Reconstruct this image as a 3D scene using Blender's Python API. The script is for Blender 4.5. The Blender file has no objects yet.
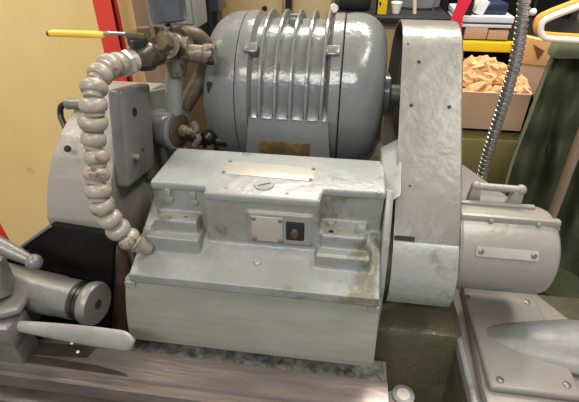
import bpy, bmesh, math, random
from mathutils import Vector, Matrix, noise
random.seed(7)
S = bpy.context.scene
COL = S.collection
PI = math.pi

# ------------------------------------------------------------------ camera frame
F = 430.0; PIT = math.radians(33); YAW = math.radians(8); CAM = Vector((0, 0, 1.55))
_h = Vector((-math.sin(YAW), math.cos(YAW), 0))
_fw = Vector((_h.x*math.cos(PIT), _h.y*math.cos(PIT), -math.sin(PIT)))
_rt = Vector((math.cos(YAW), math.sin(YAW), 0))
_up = Vector((_h.x*math.sin(PIT), _h.y*math.sin(PIT), math.cos(PIT)))
def W(u, v, ax, val):
    """point of the photo's pixel (u, v) on the world plane ax = val"""
    r = _fw + _rt*((u-289.5)/F) + _up*((201-v)/F)
    i = 'XYZ'.index(ax); t = (val-CAM[i])/r[i]
    return CAM + r*t

# ------------------------------------------------------------------ materials
def mat(name, col, rough=.5, metal=0., col2=None, scale=20., bump=0., bscale=60., spots=None, spot_amt=.6,
        spot_scale=9., spec=.5, coat=0., emit=None, rvar=0., stretch=None):
    m = bpy.data.materials.new(name); m.use_nodes = True
    nt = m.node_tree; N = nt.nodes; L = nt.links
    b = N['Principled BSDF']
    b.inputs['Base Color'].default_value = (*col, 1); b.inputs['Roughness'].default_value = rough
    b.inputs['Metallic'].default_value = metal
    b.inputs['Specular IOR Level'].default_value = spec
    b.inputs['Coat Weight'].default_value = coat; b.inputs['Coat Roughness'].default_value = .15
    tc = N.new('ShaderNodeTexCoord'); src = tc.outputs['Object']
    if stretch:
        mp = N.new('ShaderNodeMapping'); mp.inputs['Scale'].default_value = stretch
        L.new(src, mp.inputs['Vector']); src = mp.outputs['Vector']
    cur = None
    if col2:
        n = N.new('ShaderNodeTexNoise'); n.inputs['Scale'].default_value = scale
        n.inputs['Detail'].default_value = 6; n.inputs['Roughness'].default_value = .65
        L.new(src, n.inputs['Vector'])
        r = N.new('ShaderNodeValToRGB'); r.color_ramp.elements[0].position = .35; r.color_ramp.elements[1].position = .68
        r.color_ramp.elements[0].color = (*col, 1); r.color_ramp.elements[1].color = (*col2, 1)
        L.new(n.outputs['Fac'], r.inputs['Fac']); cur = r.outputs['Color']
    if spots:
        n = N.new('ShaderNodeTexNoise'); n.inputs['Scale'].default_value = spot_scale
        n.inputs['Detail'].default_value = 8; n.inputs['Roughness'].default_value = .75
        L.new(src, n.inputs['Vector'])
        r = N.new('ShaderNodeValToRGB'); r.color_ramp.elements[0].position = spot_amt; r.color_ramp.elements[1].position = spot_amt+.06
        L.new(n.outputs['Fac'], r.inputs['Fac'])
        mx = N.new('ShaderNodeMix'); mx.data_type = 'RGBA'
        L.new(r.outputs['Color'], mx.inputs['Factor'])
        if cur: L.new(cur, mx.inputs['A'])
        else: mx.inputs['A'].default_value = (*col, 1)
        mx.inputs['B'].default_value = (*spots, 1); cur = mx.outputs['Result']
    if cur: L.new(cur, b.inputs['Base Color'])
    if bump:
        n = N.new('ShaderNodeTexNoise'); n.inputs['Scale'].default_value = bscale; n.inputs['Detail'].default_value = 5
        L.new(src, n.inputs['Vector'])
        bp = N.new('ShaderNodeBump'); bp.inputs['Strength'].default_value = bump; bp.inputs['Distance'].default_value = .004
        L.new(n.outputs['Fac'], bp.inputs['Height']); L.new(bp.outputs['Normal'], b.inputs['Normal'])
    if rvar:
        n = N.new('ShaderNodeTexNoise'); n.inputs['Scale'].default_value = 25; n.inputs['Detail'].default_value = 6
        L.new(src, n.inputs['Vector'])
        mr = N.new('ShaderNodeMapRange'); mr.inputs['To Min'].default_value = rough-rvar; mr.inputs['To Max'].default_value = rough+rvar
        L.new(n.outputs['Fac'], mr.inputs['Value']); L.new(mr.outputs['Result'], b.inputs['Roughness'])
    if emit:
        b.inputs['Emission Color'].default_value = (*emit[0], 1); b.inputs['Emission Strength'].default_value = emit[1]
    return m

M = dict(
 paint=mat('grey_machine_enamel', (0.194, 0.207, 0.207), .36, col2=(0.229, 0.236, 0.223), scale=9, bump=.5, bscale=48, rvar=.1, spots=(0.14, 0.15, 0.136), spot_amt=.56, spot_scale=9),
 housing=mat('oil_stained_grey_enamel', (0.213, 0.227, 0.227), .36, col2=(0.165, 0.165, 0.14), scale=9, bump=.5, bscale=48, rvar=.1, spots=(0.111, 0.107, 0.0773), spot_amt=.53, spot_scale=5),
 motor=mat('glossy_grey_enamel', (0.116, 0.125, 0.128), .22, col2=(0.132, 0.137, 0.137), scale=8, bump=.35, bscale=55, rvar=.06),
 guard=mat('warm_grey_enamel', (0.127, 0.122, 0.11), .34, col2=(0.143, 0.137, 0.124), scale=7, bump=.55, bscale=28, rvar=.08),
 skirt=mat('stained_grey_green_enamel', (0.158, 0.17, 0.139), .42, col2=(0.214, 0.222, 0.19), scale=5, bump=.15, bscale=40, rvar=.12, stretch=(1, 1, 2.5)),
 drumm=mat('drum_warm_grey_enamel', (0.195, 0.185, 0.166), .36, col2=(0.223, 0.209, 0.19), scale=7, bump=.4, bscale=40, rvar=.08),
 olive=mat('oily_olive_casting', (0.0595, 0.0595, 0.035), .3, col2=(0.091, 0.0875, 0.056), scale=10, bump=.5, bscale=90, rvar=.1),
 deck=mat('pinkish_grey_enamel', (0.167, 0.151, 0.14), .42, col2=(0.192, 0.177, 0.161), scale=6, bump=.25, bscale=40, rvar=.08, spots=(0.122, 0.111, 0.101), spot_amt=.64),
 dark=mat('dark_grey_enamel', (0.114, 0.119, 0.119), .38, col2=(0.139, 0.142, 0.139), scale=9, bump=.25, bscale=50, rvar=.08),
 pale=mat('pale_worn_enamel', (0.221, 0.221, 0.208), .35, col2=(0.281, 0.281, 0.264), scale=14, bump=.25),
 iron=mat('worn_grey_iron', (0.132, 0.129, 0.123), .4, .35, col2=(0.198, 0.192, 0.18), scale=14, bump=.3, bscale=70, rvar=.1),
 bed=mat('oily_ground_iron', (0.175, 0.147, 0.136), .34, .55, col2=(0.26, 0.224, 0.207), scale=12, bump=.2, bscale=60, rvar=.12, stretch=(.5, 3, 3)),
 scale_=mat('pitted_iron', (0.031, 0.031, 0.0279), .6, .2, col2=(0.186, 0.18, 0.167), scale=70, bump=.5, bscale=120),
 red_iron=mat('rusty_red_brown_iron', (0.093, 0.0527, 0.0465), .5, .2, col2=(0.136, 0.0806, 0.0682), scale=14, bump=.2),
 black=mat('black_rubber', (.004, .004, .004), .8, col2=(.009, .008, .007), scale=12, bump=.2, spec=.15),
 blackg=mat('black_gloss', (.01, .01, .011), .35),
 hose=mat('dusty_beige_grey_plastic', (0.281, 0.257, 0.218), .34, col2=(0.187, 0.16, 0.121), scale=28, bump=.3, bscale=60, rvar=.08, spots=(.10, .07, .045), spot_amt=.57, spot_scale=40),
 brass=mat('dirty_brass_fitting', (0.105, 0.0868, 0.062), .38, .25, col2=(0.186, 0.161, 0.124), scale=28, bump=.6, bscale=80, spots=(0.0279, 0.0198, 0.0136), spot_amt=.50, spot_scale=26),
 hexm=mat('tarnished_brass_plug', (0.149, 0.118, 0.0682), .35, .5, col2=(0.0992, 0.0744, 0.0434), scale=30, bump=.2),
 rust=mat('brown_rusty_pipe', (0.0422, 0.0253, 0.0127), .5, .1, col2=(0.0843, 0.0611, 0.0359), scale=22, bump=.5, bscale=60),
 plate=mat('worn_cream_plate', (0.28, 0.264, 0.228), .38, .1, col2=(0.345, 0.33, 0.294), scale=18, bump=.1, spots=(0.213, 0.183, 0.137), spot_amt=.68, spot_scale=30),
 brassplate=mat('tarnished_brass_plate', (0.186, 0.136, 0.0558), .4, .4, col2=(0.0806, 0.0527, 0.0248), scale=38, bump=.4, bscale=120, spots=(0.31, 0.279, 0.186), spot_amt=.64, spot_scale=60),
 screw=mat('dull_screw', (0.125, 0.109, 0.0897), .4, .6, col2=(0.203, 0.179, 0.148), scale=60),
 steel=mat('galvanised_steel', (0.34, 0.332, 0.315), .3, .85, col2=(0.425, 0.416, 0.399), scale=40, bump=.1),
 hole=mat('dark_hole', (.006, .006, .006), .8),
 handle=mat('yellow_dipped_vinyl', (.62, .37, .035), .4, col2=(.70, .44, .06), scale=12),
 white=mat('white_plastic', (.75, .75, .73), .4),
 wallm=mat('cream_scratched_panel', (.66, .48, .20), .6, col2=(.72, .54, .235), scale=3, bump=.12, bscale=30, spots=(.50, .34, .13), spot_amt=.64, spot_scale=11, stretch=(1, 1, .45)),
 backwall=mat('tan_shop_wall', (.16, .12, .07), .8, col2=(.2, .15, .09), scale=3),
 floor=mat('stained_concrete_floor', (.16, .13, .10), .65, col2=(.22, .18, .14), scale=5, bump=.2),
 beige=mat('beige_cabinet_enamel', (0.436, 0.33, 0.168), .5, col2=(0.471, 0.358, 0.19), scale=3, bump=.05),
 tan=mat('tan_cabinet_enamel', (0.211, 0.148, 0.0663), .5, col2=(0.242, 0.172, 0.0819), scale=4),
 oily=mat('oily_black_brass', (.018, .015, .012), .3, .2, col2=(.07, .055, .04), scale=30, bump=.5),
 oil=mat('oily_dark_groove', (.03, .024, .02), .3, col2=(.06, .05, .04), scale=20),  # groove and lower way colour, also the painted lever shadow
 red=mat('red_post_enamel', (.55, .035, .012), .4, col2=(.45, .03, .012), scale=10, bump=.1),
 olivecab=mat('olive_drab_enamel', (0.178, 0.15, 0.0515), .5, col2=(0.206, 0.178, 0.0702), scale=4),
 card=mat('brown_cardboard', (0.421, 0.274, 0.18), .8, col2=(0.463, 0.311, 0.205), scale=8, bump=.15),
 cardor=mat('orange_tan_cardboard', (0.612, 0.34, 0.128), .75, col2=(0.561, 0.315, 0.119), scale=5),
 ink=mat('brown_ink', (.12, .045, .012), .8),
 paper=mat('crumpled_kraft_paper', (0.619, 0.362, 0.172), .75, col2=(0.516, 0.284, 0.121), scale=14),
 yellow=mat('yellow_enamel', (0.72, 0.522, 0.009), .4),
 red_strap=mat('red_webbing', (.68, .015, .05), .6),
 boardw=mat('pale_blue_white_board', (.55, .60, .66), .5),
 navy=mat('navy_plastic', (0.012, 0.018, 0.054), .4),
 jacket=mat('olive_green_canvas', (.040, .048, .025), .9, col2=(.056, .066, .038), scale=18, bump=.3, bscale=200, spec=.2),
 hem=mat('pale_green_lining', (.15, .18, .10), .9),
 orange=mat('orange_plastic', (.80, .33, .05), .35),
 pink=mat('pale_pinkish_plastic', (.78, .66, .58), .35),
 wood=mat('grey_brown_wood', (0.195, 0.133, 0.0858), .7, col2=(0.25, 0.172, 0.117), scale=8, stretch=(3, 3, .4)),
 cup=mat('blue_grey_cup', (0.0525, 0.0595, 0.07), .25, col2=(0.07, 0.077, 0.084), scale=20, bump=.1),
 greybox=mat('grey_switch_box', (0.231, 0.238, 0.224), .45),
 chips=mat('chipped_white_paint', (.8, .8, .76), .5),
 bluebag=mat('dark_bag', (.012, .013, .016), .6, spec=.25),
)

# ------------------------------------------------------------------ mesh helpers (world coordinates)
class MB:
    def __init__(s): s.bm = bmesh.new()
    def merge(s, other):
        me = bpy.data.meshes.new('t'); other.to_mesh(me); other.free(); s.bm.from_mesh(me); bpy.data.meshes.remove(me); return s
    def box(s, x0, x1, y0, y1, z0, z1, bev=0., seg=2, rot=None, taper=None):
        b = bmesh.new(); bmesh.ops.create_cube(b, size=1)
        c = Vector(((x0+x1)/2, (y0+y1)/2, (z0+z1)/2)); d = (x1-x0, y1-y0, z1-z0)
        for v in b.verts: v.co = Vector((v.co.x*d[0], v.co.y*d[1], v.co.z*d[2]))
        if bev: bmesh.ops.bevel(b, geom=b.edges[:], offset=bev, segments=seg, affect='EDGES', profile=.5)
        for v in b.verts:
            if rot is not None: v.co = rot @ v.co
            v.co += c
        return s.merge(b)
    def prism(s, pts, ax, a, b_, bev=0., seg=2):
        """polygon extruded along ax from a to b_; pts are the two other coordinates in XYZ order"""
        b = bmesh.new()
        def mk(p, t):
            if ax == 'X': return (t, p[0], p[1])
            if ax == 'Y': return (p[0], t, p[1])
            return (p[0], p[1], t)
        v0 = [b.verts.new(mk(p, a)) for p in pts]; v1 = [b.verts.new(mk(p, b_)) for p in pts]
        n = len(pts); b.faces.new(v0); b.faces.new(v1[::-1])
        for i in range(n): b.faces.new((v0[i], v0[(i+1) % n], v1[(i+1) % n], v1[i]))
        bmesh.ops.recalc_face_normals(b, faces=b.faces[:])
        if bev: bmesh.ops.bevel(b, geom=b.edges[:], offset=bev, segments=seg, affect='EDGES', profile=.5, clamp_overlap=True)
        return s.merge(b)
    def hexa(s, q0, q1, bev=0., seg=2):
        b = bmesh.new(); a = [b.verts.new(p) for p in q0]; c = [b.verts.new(p) for p in q1]; n = len(q0)
        b.faces.new(a); b.faces.new(c[::-1])
        for i in range(n): b.faces.new((a[i], a[(i+1) % n], c[(i+1) % n], c[i]))
        bmesh.ops.recalc_face_normals(b, faces=b.faces[:])
        if bev: bmesh.ops.bevel(b, geom=b.edges[:], offset=bev, segments=seg, affect='EDGES', profile=.5, clamp_overlap=True)
        return s.merge(b)
    def lathe(s, prof, org, axis, seg=40, a0=0., a1=2*PI, ph=0.):
        """prof: (t along axis, radius)"""
        org = Vector(org); ax = Vector(axis).normalized()
        t = Vector((0, 0, 1)) if abs(ax.z) < .9 else Vector((0, 1, 0))
        e1 = (t - ax*t.dot(ax)).normalized(); e2 = ax.cross(e1)
        full = abs(a1-a0-2*PI) < 1e-6; k = seg if full else seg+1
        b = bmesh.new(); rows = []
        for (h, r) in prof:
            rows.append([b.verts.new(org+ax*h+(e1*math.cos(a)+e2*math.sin(a))*max(r, 1e-5)) for a in
                         [ph+a0+(a1-a0)*i/seg for i in range(k)]])
        for i in range(len(rows)-1):
            for j in range(k if full else k-1):
                b.faces.new((rows[i][j], rows[i][(j+1) % k], rows[i+1][(j+1) % k], rows[i+1][j]))
        if full:
            b.faces.new(rows[0][::-1]); b.faces.new(rows[-1])
        bmesh.ops.remove_doubles(b, verts=b.verts[:], dist=2e-5)
        bmesh.ops.recalc_face_normals(b, faces=b.faces[:])
        return s.merge(b)
    def cyl(s, p0, p1, r, r1=None, seg=24, ch=0.):
        p0 = Vector(p0); p1 = Vector(p1); d = (p1-p0).length; r1 = r if r1 is None else r1
        pr = [(0, r-ch), (ch, r), (d-ch, r1), (d, r1-ch)] if ch else [(0, r), (d, r1)]
        return s.lathe(pr, p0, p1-p0, seg)
    def hexh(s, p0, p1, r, ph=0.):
        p0 = Vector(p0); p1 = Vector(p1); d = (p1-p0).length
        return s.lathe([(0, r), (d*.85, r), (d, r*.86)], p0, p1-p0, 6, ph=ph)
    def sph(s, c, r, sc=(1, 1, 1), sub=3):
        b = bmesh.new(); bmesh.ops.create_icosphere(b, subdivisions=sub, radius=r)
        for v in b.verts: v.co = Vector((v.co.x*sc[0], v.co.y*sc[1], v.co.z*sc[2]))+Vector(c)
        return s.merge(b)
    def tube(s, pts, r, seg=14, smooth=True, rf=None):
        pts = [Vector(p) for p in pts]
        if smooth and len(pts) > 2:
            q = []; P = [pts[0]*2-pts[1]]+pts+[pts[-1]*2-pts[-2]]
            for i in range(1, len(P)-2):
                for k in range(8):
                    t = k/8; a, b_, c, d = P[i-1:i+3]
                    q.append(.5*((2*b_)+(c-a)*t+(2*a-5*b_+4*c-d)*t*t+(3*b_-a-3*c+d)*t**3))
            pts = q+[pts[-1]]
        b = bmesh.new(); rows = []; e = None
        for i, p in enumerate(pts):
            d = (pts[min(i+1, len(pts)-1)]-pts[max(i-1, 0)]).normalized()
            if e is None:
                t = Vector((0, 0, 1)) if abs(d.z) < .9 else Vector((1, 0, 0)); e = t.cross(d).normalized()
            e = (e-d*e.dot(d)).normalized(); g = d.cross(e)
            rr = r if rf is None else rf(i/(len(pts)-1))
            rows.append([b.verts.new(p+(e*math.cos(2*PI*j/seg)+g*math.sin(2*PI*j/seg))*rr) for j in range(seg)])
        for i in range(len(rows)-1):
            for j in range(seg): b.faces.new((rows[i][j], rows[i][(j+1) % seg], rows[i+1][(j+1) % seg], rows[i+1][j]))
        b.faces.new(rows[0][::-1]); b.faces.new(rows[-1])
        bmesh.ops.recalc_face_normals(b, faces=b.faces[:])
        return s.merge(b)
    def build(s, name, m, parent=None, ang=35, remesh=0., smooth_it=0):
        me = bpy.data.meshes.new(name)
        root = parent
        while root is not None and root.parent is not None: root = root.parent
        off = root.location.copy() if root is not None else Vector((0, 0, 0))
        if parent is None:                                   # a top-level mesh: origin at its base
            xs = [v.co for v in s.bm.verts]
            off = Vector(((min(v.x for v in xs)+max(v.x for v in xs))/2, (min(v.y for v in xs)+max(v.y for v in xs))/2, min(v.z for v in xs)))
        for v in s.bm.verts: v.co -= off
        s.bm.to_mesh(me); s.bm.free()
        me.materials.append(m)
        o = bpy.data.objects.new(name, me); COL.objects.link(o)
        if parent is None: o.location = off
        else: o.parent = parent
        if remesh:
            md = o.modifiers.new('cast', 'REMESH'); md.mode = 'VOXEL'; md.voxel_size = remesh; md.use_smooth_shade = True
            sm = o.modifiers.new('soft', 'SMOOTH'); sm.iterations = smooth_it; sm.factor = .5
        else:
            for p in me.polygons: p.use_smooth = True
            me.set_sharp_from_angle(angle=math.radians(ang))
        return o

def tag(o, label=None, cat=None, group=None, kind=None):
    if label: o['label'] = label
    if cat: o['category'] = cat
    if group: o['group'] = group
    if kind: o['kind'] = kind
    return o
def thing(name, label, cat, loc=(0, 0, 0), group=None):
    o = bpy.data.objects.new(name, None); COL.objects.link(o); o.location = loc; o.empty_display_size = .02
    return tag(o, label, cat, group)
def screw(p, n, r, parent, name='screw', m=None, h=.0025, slot=True):
    p = Vector(p); n = Vector(n).normalized()
    mb = MB().lathe([(-.001, r), (h*.5, r), (h, r*.55), (h, r*.2), (h*.5, 0)], p, n, 14)
    return mb.build(name, m or M['screw'], parent)

# ================================================================== SETTING
MB().box(-4, 4, -3.2, 3.2, -.05, 0).build('floor', M['floor'])['kind'] = 'structure'
MB().box(-4, 4, 2.8, 2.88, 0, 3.2).build('wall_back', M['backwall'])['kind'] = 'structure'
a = W(149, 0, 'Y', 1.35).x
MB().box(-4, a, 1.35, 1.40, 0, 3.2).build('wall_left', M['wallm'])['kind'] = 'structure'
MB().box(-4, 4, -3.2, 3.2, 3.2, 3.25).build('ceiling', mat('white_ceiling', (.5, .47, .42), .8))['kind'] = 'structure'

# ================================================================== MACHINE BASE AND COLUMN
t = thing('grinder_pedestal', 'oily olive grey cast pedestal with a pinkish grey deck, under the whole grinding machine', 'machine pedestal', (0, .6, 0))
MB().box(-.62, .42, .55, 1.15, 0, .79, .02).build('casting', M['olive'], t)
# olive swivel column seen between the housing skirt and the sloping deck
MB().lathe([(0, .250), (.36, .225), (.375, .22)], (.0, .80, .56), (0, 0, 1), 64).build('column', M['olive'], t)
# deck on the right
dk = MB().prism([(.262, .700), (.385, .72), (.46, .60), (.62, .48), (.62, .30), (.252, .30), (.248, .46)], 'Z', .895, .925, .008)
dk.prism([(.228, .70), (.262, .70), (.252, .30), (.232, .30)], 'Z', .885, .905, .006)
MB().box(.02, .245, .553, .73, .5, .922, .02).box(.235, .60, .32, .715, .5, .90, .01).build('side_wall', M['olive'], t)
tag(dk.build('deck', M['deck'], t), 'pinkish grey flat deck')
MB().tube([(.234, .70, .907), (.236, .55, .907), (.237, .42, .907), (.238, .30, .907)], .006).build('edge_rib', M['paint'], t)

t = thing('cover_plate', 'grey cast cover plate with a raised swelling rib, screwed to the deck at lower right', 'cover plate', (.32, .55, .925))
TL = W(464, 294, 'Z', .935); TR = W(534, 300, 'Z', .935); BR = W(580, 400, 'Z', .935); BL = W(489, 386, 'Z', .935)
BR = Vector((.395, .447, .935)); BL = Vector((.256, .447, .935))
MB().prism([(TL.x, TL.y), (TR.x+.004, TR.y), (BR.x, BR.y), (BL.x, BL.y)], 'Z', .923, .938, .006, 3).build('plate', M['deck'], t)
# swelling rib: grows out of the plate towards the right
b = MB(); rows = []
bm = bmesh.new()
nx = 26; ny = 18
PR = [(-1, 0), (-.93, .22), (-.72, .40), (-.50, .62), (-.34, .90), (-.20, 1), (.10, 1.02), (.45, 1), (.72, .88), (.90, .5), (1, 0)]
ny = len(PR)-1
for i in range(nx+1):
    f = i/nx; x = .268+f*.30
    hh = .002+.046*(f**.85); w0 = .016+.042*min(f*2.0, 1)**.7; yc = .553-.012*f
    rows.append([bm.verts.new((x, yc+py*w0, .934+hh*pz)) for py, pz in PR])
for i in range(nx):
    for j in range(ny): bm.faces.new((rows[i][j], rows[i+1][j], rows[i+1][j+1], rows[i][j+1]))
bm.faces.new(rows[0]); bm.faces.new(rows[-1][::-1])
for i in range(nx): bm.faces.new((rows[i][0], rows[i][ny], rows[i+1][ny], rows[i+1][0]))
bmesh.ops.recalc_face_normals(bm, faces=bm.faces[:])
b.merge(bm).build('rib', M['dark'], t, 60)
for (u, v) in ((467, 297), (527, 302), (500, 380), (567, 385)):
    p = W(u, v, 'Z', .938); screw(p, (0, 0, 1), .006, t)

# ================================================================== GRINDER BED (long table across the bottom)
t = thing('machine_table', 'long oily brown grinder table with ground ways across the bottom of the photo', 'machine table', (-.3, .42, .80))
X0, X1 = -1.15, .102
MB().prism([(.505, .80), (.505, .893), (.462, .893), (.460, .900), (.408, .900), (.404, .893), (.394, .893), (.391, .899), (.383, .899),
            (.381, .868), (.352, .868), (.350, .850), (.338, .850), (.336, .876), (.22, .876), (.20, .80)][::-1], 'X', X0, X1).build('slideway', M['bed'], t, 25)
MB().box(X0, X1-.004, .463, .503, .888, .8955, .001).build('pitted_strip', M['scale_'], t)
MB().box(X0, -.02, .262, .332, .872, .8785, .001).build('wear_strip', M['red_iron'], t)
gq = [W(u, v, 'Z', .9) for u, v in ((-40, 345), (95, 365), (124, 373), (129, 377), (118, 378), (-40, 353))]
MB().prism([(p.x, max(p.y, .4085)) for p in gq], 'Z', .8985, .9006).build('oil_groove', M['oil'], t)
MB().box(X1, .142, .33, .452, .80, .893, .006).build('end_bracket', M['deck'], t)
tag(MB().box(X0, X1-.002, .3525, .3815, .864, .8705, .001).build('lower_way', M['oil'], t), 'dark oily lower way')  # strip coloured darker than the rest of the table
MB().box(X0, X1-.002, .337, .3515, .862, .8745).build('tee_slot', M['hole'], t)
dq = [W(u, v, 'Z', .9) for u, v in ((-40, 338), (28, 341), (98, 347), (87, 358), (-40, 351))]  # clamp lever's cast shadow, painted onto the table top
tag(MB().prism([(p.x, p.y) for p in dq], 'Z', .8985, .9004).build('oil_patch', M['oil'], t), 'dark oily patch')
p = W(403, 396, 'Z', .893)
b = MB().cyl((p.x, p.y, .891), (p.x, p.y, .899), .0125, ch=.002)
MB().lathe([(0, .019), (.005, .018), (.006, .013)], (p.x, p.y, .892), (0, 0, 1), 24).build('washer', M['iron'], t)
tag(b.build('button_bolt', M['plate'], t), 'cream round bolt head')
for (u, v) in ((72, 343), (78, 352)):
    p = W(u, v, 'Z', .9)
    MB().lathe([(0, .0034), (.0014, .0028)], (p.x, p.y, .8998), (0, 0, 1), 9).build('paint_chip', M['chips'], t)

# ================================================================== WHEELHEAD HOUSING
t = thing('spindle_housing', 'pale grey cast spindle housing with cream name plate and stepped pads, below the motor', 'machine housing', (-.12, .6, .93))
b = MB()
b.box(-.312, .070, .592, .700, 1.06, 1.190)                      # back slab
b.box(-.312, -.206, .574, .70, 1.06, 1.190)                      # left panel
b.box(-.216, -.030, .554, .70, 1.06, 1.190)                      # centre block
b.prism([(.70, 1.12), (.70, .93), (.50, .93), (.50, 1.040), (.487, 1.045), (.487, 1.062), (.535, 1.082), (.560, 1.10), (.64, 1.14)], 'X', -.338, .072)
b.prism([(-.338, .93), (.072, .93), (.072, 1.06), (.070, 1.19), (-.312, 1.19), (-.324, 1.12), (-.338, 1.07)], 'Y', .60, .700)
# stepped pads
b.box(-.303, -.232, .546, .62, 1.08, 1.136)
b.box(-.318, -.226, .530, .62, 1.06, 1.110)
b.box(-.026, .046, .548, .62, 1.08, 1.130)
b.box(-.032, .054, .528, .62, 1.05, 1.105)
# raised frame around the little plate
b.box(-.146, -.042, .549, .58, 1.104, 1.163)
b.build('body', M['housing'], t, remesh=.0024, smooth_it=6)
MB().prism([(-.3135, .573), (-.219, .573), (-.213, .5525), (-.033, .5525), (-.027, .5905), (.0715, .5905), (.0715, .701), (-.3135, .701)], 'Z', 1.176, 1.192, .0045, 3).build('lid', M['paint'], t)
# window pocket
MB().box(-.084, -.052, .5475, .56, 1.113, 1.152, .004).build('window_pocket', M['hole'], t)
MB().sph((-.069, .548, 1.128), .009, (.8, .5, 1.1)).build('sight_dome', M['rust'], t)
np_ = MB().box(-.139, -.088, .5462, .552, 1.109, 1.157, .001).build('instruction_plate', M['plate'], t)
for x in (-.135, -.092):
    for z in (1.113, 1.153):
        screw((x, .5462, z), (0, -1, 0), .0036, np_, 'rivet')
# big name plate on top
TLp, TRp, BRp, BLp = [W(u, v, 'Z', 1.1915) for (u, v) in ((229, 161), (316, 169), (313, 182), (221, 174))]
pl = MB().prism([(p.x, p.y) for p in (TLp, TRp, BRp, BLp)], 'Z', 1.1885, 1.1932, .0006).build('name_plate', M['plate'], t)
for p, dx, dy in ((TLp, .004, -.004), (TRp, -.004, -.004), (BRp, -.004, .004), (BLp, .004, .004)):
    screw((p.x+dx, p.y+dy, 1.1932), (0, 0, 1), .0032, pl, 'rivet')
p = W(264, 185, 'Z', 1.193)
fl = MB().lathe([(0, .0165), (.004, .0165), (.0062, .015), (.0062, .001)], (p.x, p.y, 1.188), (0, 0, 1), 30).build('filler_plug', M['paint'], t)
MB().box(p.x-.011, p.x+.011, p.y-.0012, p.y+.0012, 1.1936, 1.1946, rot=Matrix.Rotation(.5, 3, 'Z')).build('slot', M['hole'], fl)
for (u, v) in ((227, 188), (287, 194), (379, 193), (240, 154)):
    q = W(u, v, 'Z', 1.191); screw(q, (0, 0, 1), .0036, t, m=M['paint'])
for (u, v) in ((168, 188.5), (193, 191.5)):
    q = W(u, v, 'Y', .574); MB().lathe([(0, .0046), (.0015, .0046)], (q.x, .5755, q.z), (0, -1, 0), 14).build('bolt_hole', M['hole'], t)
for (u, v) in ((169, 199), (194, 202)):
    q = W(u, v, 'Y', .572)
    MB().lathe([(0, .0075), (.004, .0070), (.005, .003)], (q.x, .575, q.z), (0, -1, 0), 18).box(q.x-.0045, q.x+.0045, .570, .577, q.z+.004, q.z+.020, .002).build('clamp_screw', M['paint'], t)
for (u, v) in ((159, 214), (185, 218)):
    q = W(u, v, 'Z', 1.1355); screw((q.x, q.y+.002, 1.1345), (0, 0, 1), .0038, t, 'pad_screw')
q = W(331, 233, 'Z', 1.13); screw((q.x, .56, 1.129), (0, 0, 1), .0042, t, 'pad_screw', M['hole'])
MB().hexh((.037, .566, 1.128), (.037, .566, 1.141), .0085).cyl((.037, .566, 1.127), (.037, .566, 1.131), .011).build('hex_bolt', M['paint'], t)
MB().cyl((-.012, .578, 1.128), (-.012, .578, 1.138), .006, ch=.001).build('stud', M['paint'], t)
q = W(256, 257, 'Y', .52); screw((q.x, .527, 1.080), (0, -.6, 1), .006, t, m=M['paint'])
# skirt
b = MB()
pr = []
for k in range(9):
    f = k/8; pr.append((.497-.030*math.sin(f*PI*.5)-.002*f, 1.043-f*.117))
pr2 = [(y+.012, z) for y, z in pr][::-1]
b.prism(pr+pr2, 'X', -.352, .075, .0015)
b.box(.055, .075, .49, .66, .927, 1.04, .003)
b.box(-.352, -.332, .49, .66, .927, 1.04, .003)
tag(b.build('skirt', M['skirt'], t, 40), 'curved greenish grey sheet skirt with oil stains')
# side arm towards the belt guard
MB().hexa([(.066, .60, 1.155), (.066, .74, 1.16), (.066, .74, 1.200), (.066, .70, 1.200)], [(.100, .62, 1.17), (.100, .74, 1.16), (.100, .74, 1.222), (.100, .70, 1.222)], .004).build('side_arm', M['paint'], t)
MB().prism([(.60, 1.19), (.56, 1.12), (.535, 1.04), (.53, .95), (.55, .95), (.58, 1.06), (.64, 1.17)], 'X', .072, .084, .002).build('rear_flange', M['paint'], t)

# ================================================================== ELECTRIC MOTOR
MC = Vector((0, .93, 1.235)); R = .160
t = thing('electric_motor', 'large round glossy grey electric motor with hoop ribs, behind the spindle housing', 'electric motor', (-.12, .93, 1.06))
def ml(prof, seg=72, a0=0, a1=2*PI): return MB().lathe(prof, MC, (1, 0, 0), seg, a0, a1)
def rnd(x_edge, x_in, R_, r, n=8):
    """rounded shoulder of an end bell"""
    s = 1 if x_in > x_edge else -1
    return [(x_edge+s*r*(1-math.sin(PI/2*k/n)), R_-r*(1-math.cos(PI/2*k/n))) for k in range(n, -1, -1)]
left = [(-.292, .02), (-.295, .075)] + [(-.295+.062*(1-math.cos(PI/2*k/8)), .095+.065*math.sin(PI/2*k/8)) for k in range(9)] + [(-.217, .1605), (-.217, .02)]
ml(left).build('left_end_bell', M['motor'], t, 30)
ml([(-.215, .02), (-.215, .1615), (-.210, .1625), (-.192, .1615), (-.188, .153), (-.185, .1485), (-.045, .1485), (-.042, .152), (-.036, .1605), (-.018, .1615), (-.016, .158), (-.016, .02)]).build('barrel', M['motor'], t, 30)
right = [(-.014, .02), (-.014, .160), (.0, .162)] + [(.012+.058*math.sin(PI/2*k/8), .104+.058*math.cos(PI/2*k/8)) for k in range(9)] + [(.072, .06), (.074, .02)]
ml(right).build('right_end_bell', M['motor'], t, 30)
for k in range(5):
    x = -.167+k*.0295
    # hoop rib: an arc over the top, ending on the front foot
    b = MB().lathe([(x-.0035, .140), (x-.0035, .1625), (x-.002, .1655), (x+.002, .1655), (x+.0035, .1625), (x+.0035, .140)], MC, (1, 0, 0), 72)
    b.build('hoop_rib', M['motor'], t, 40)
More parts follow.
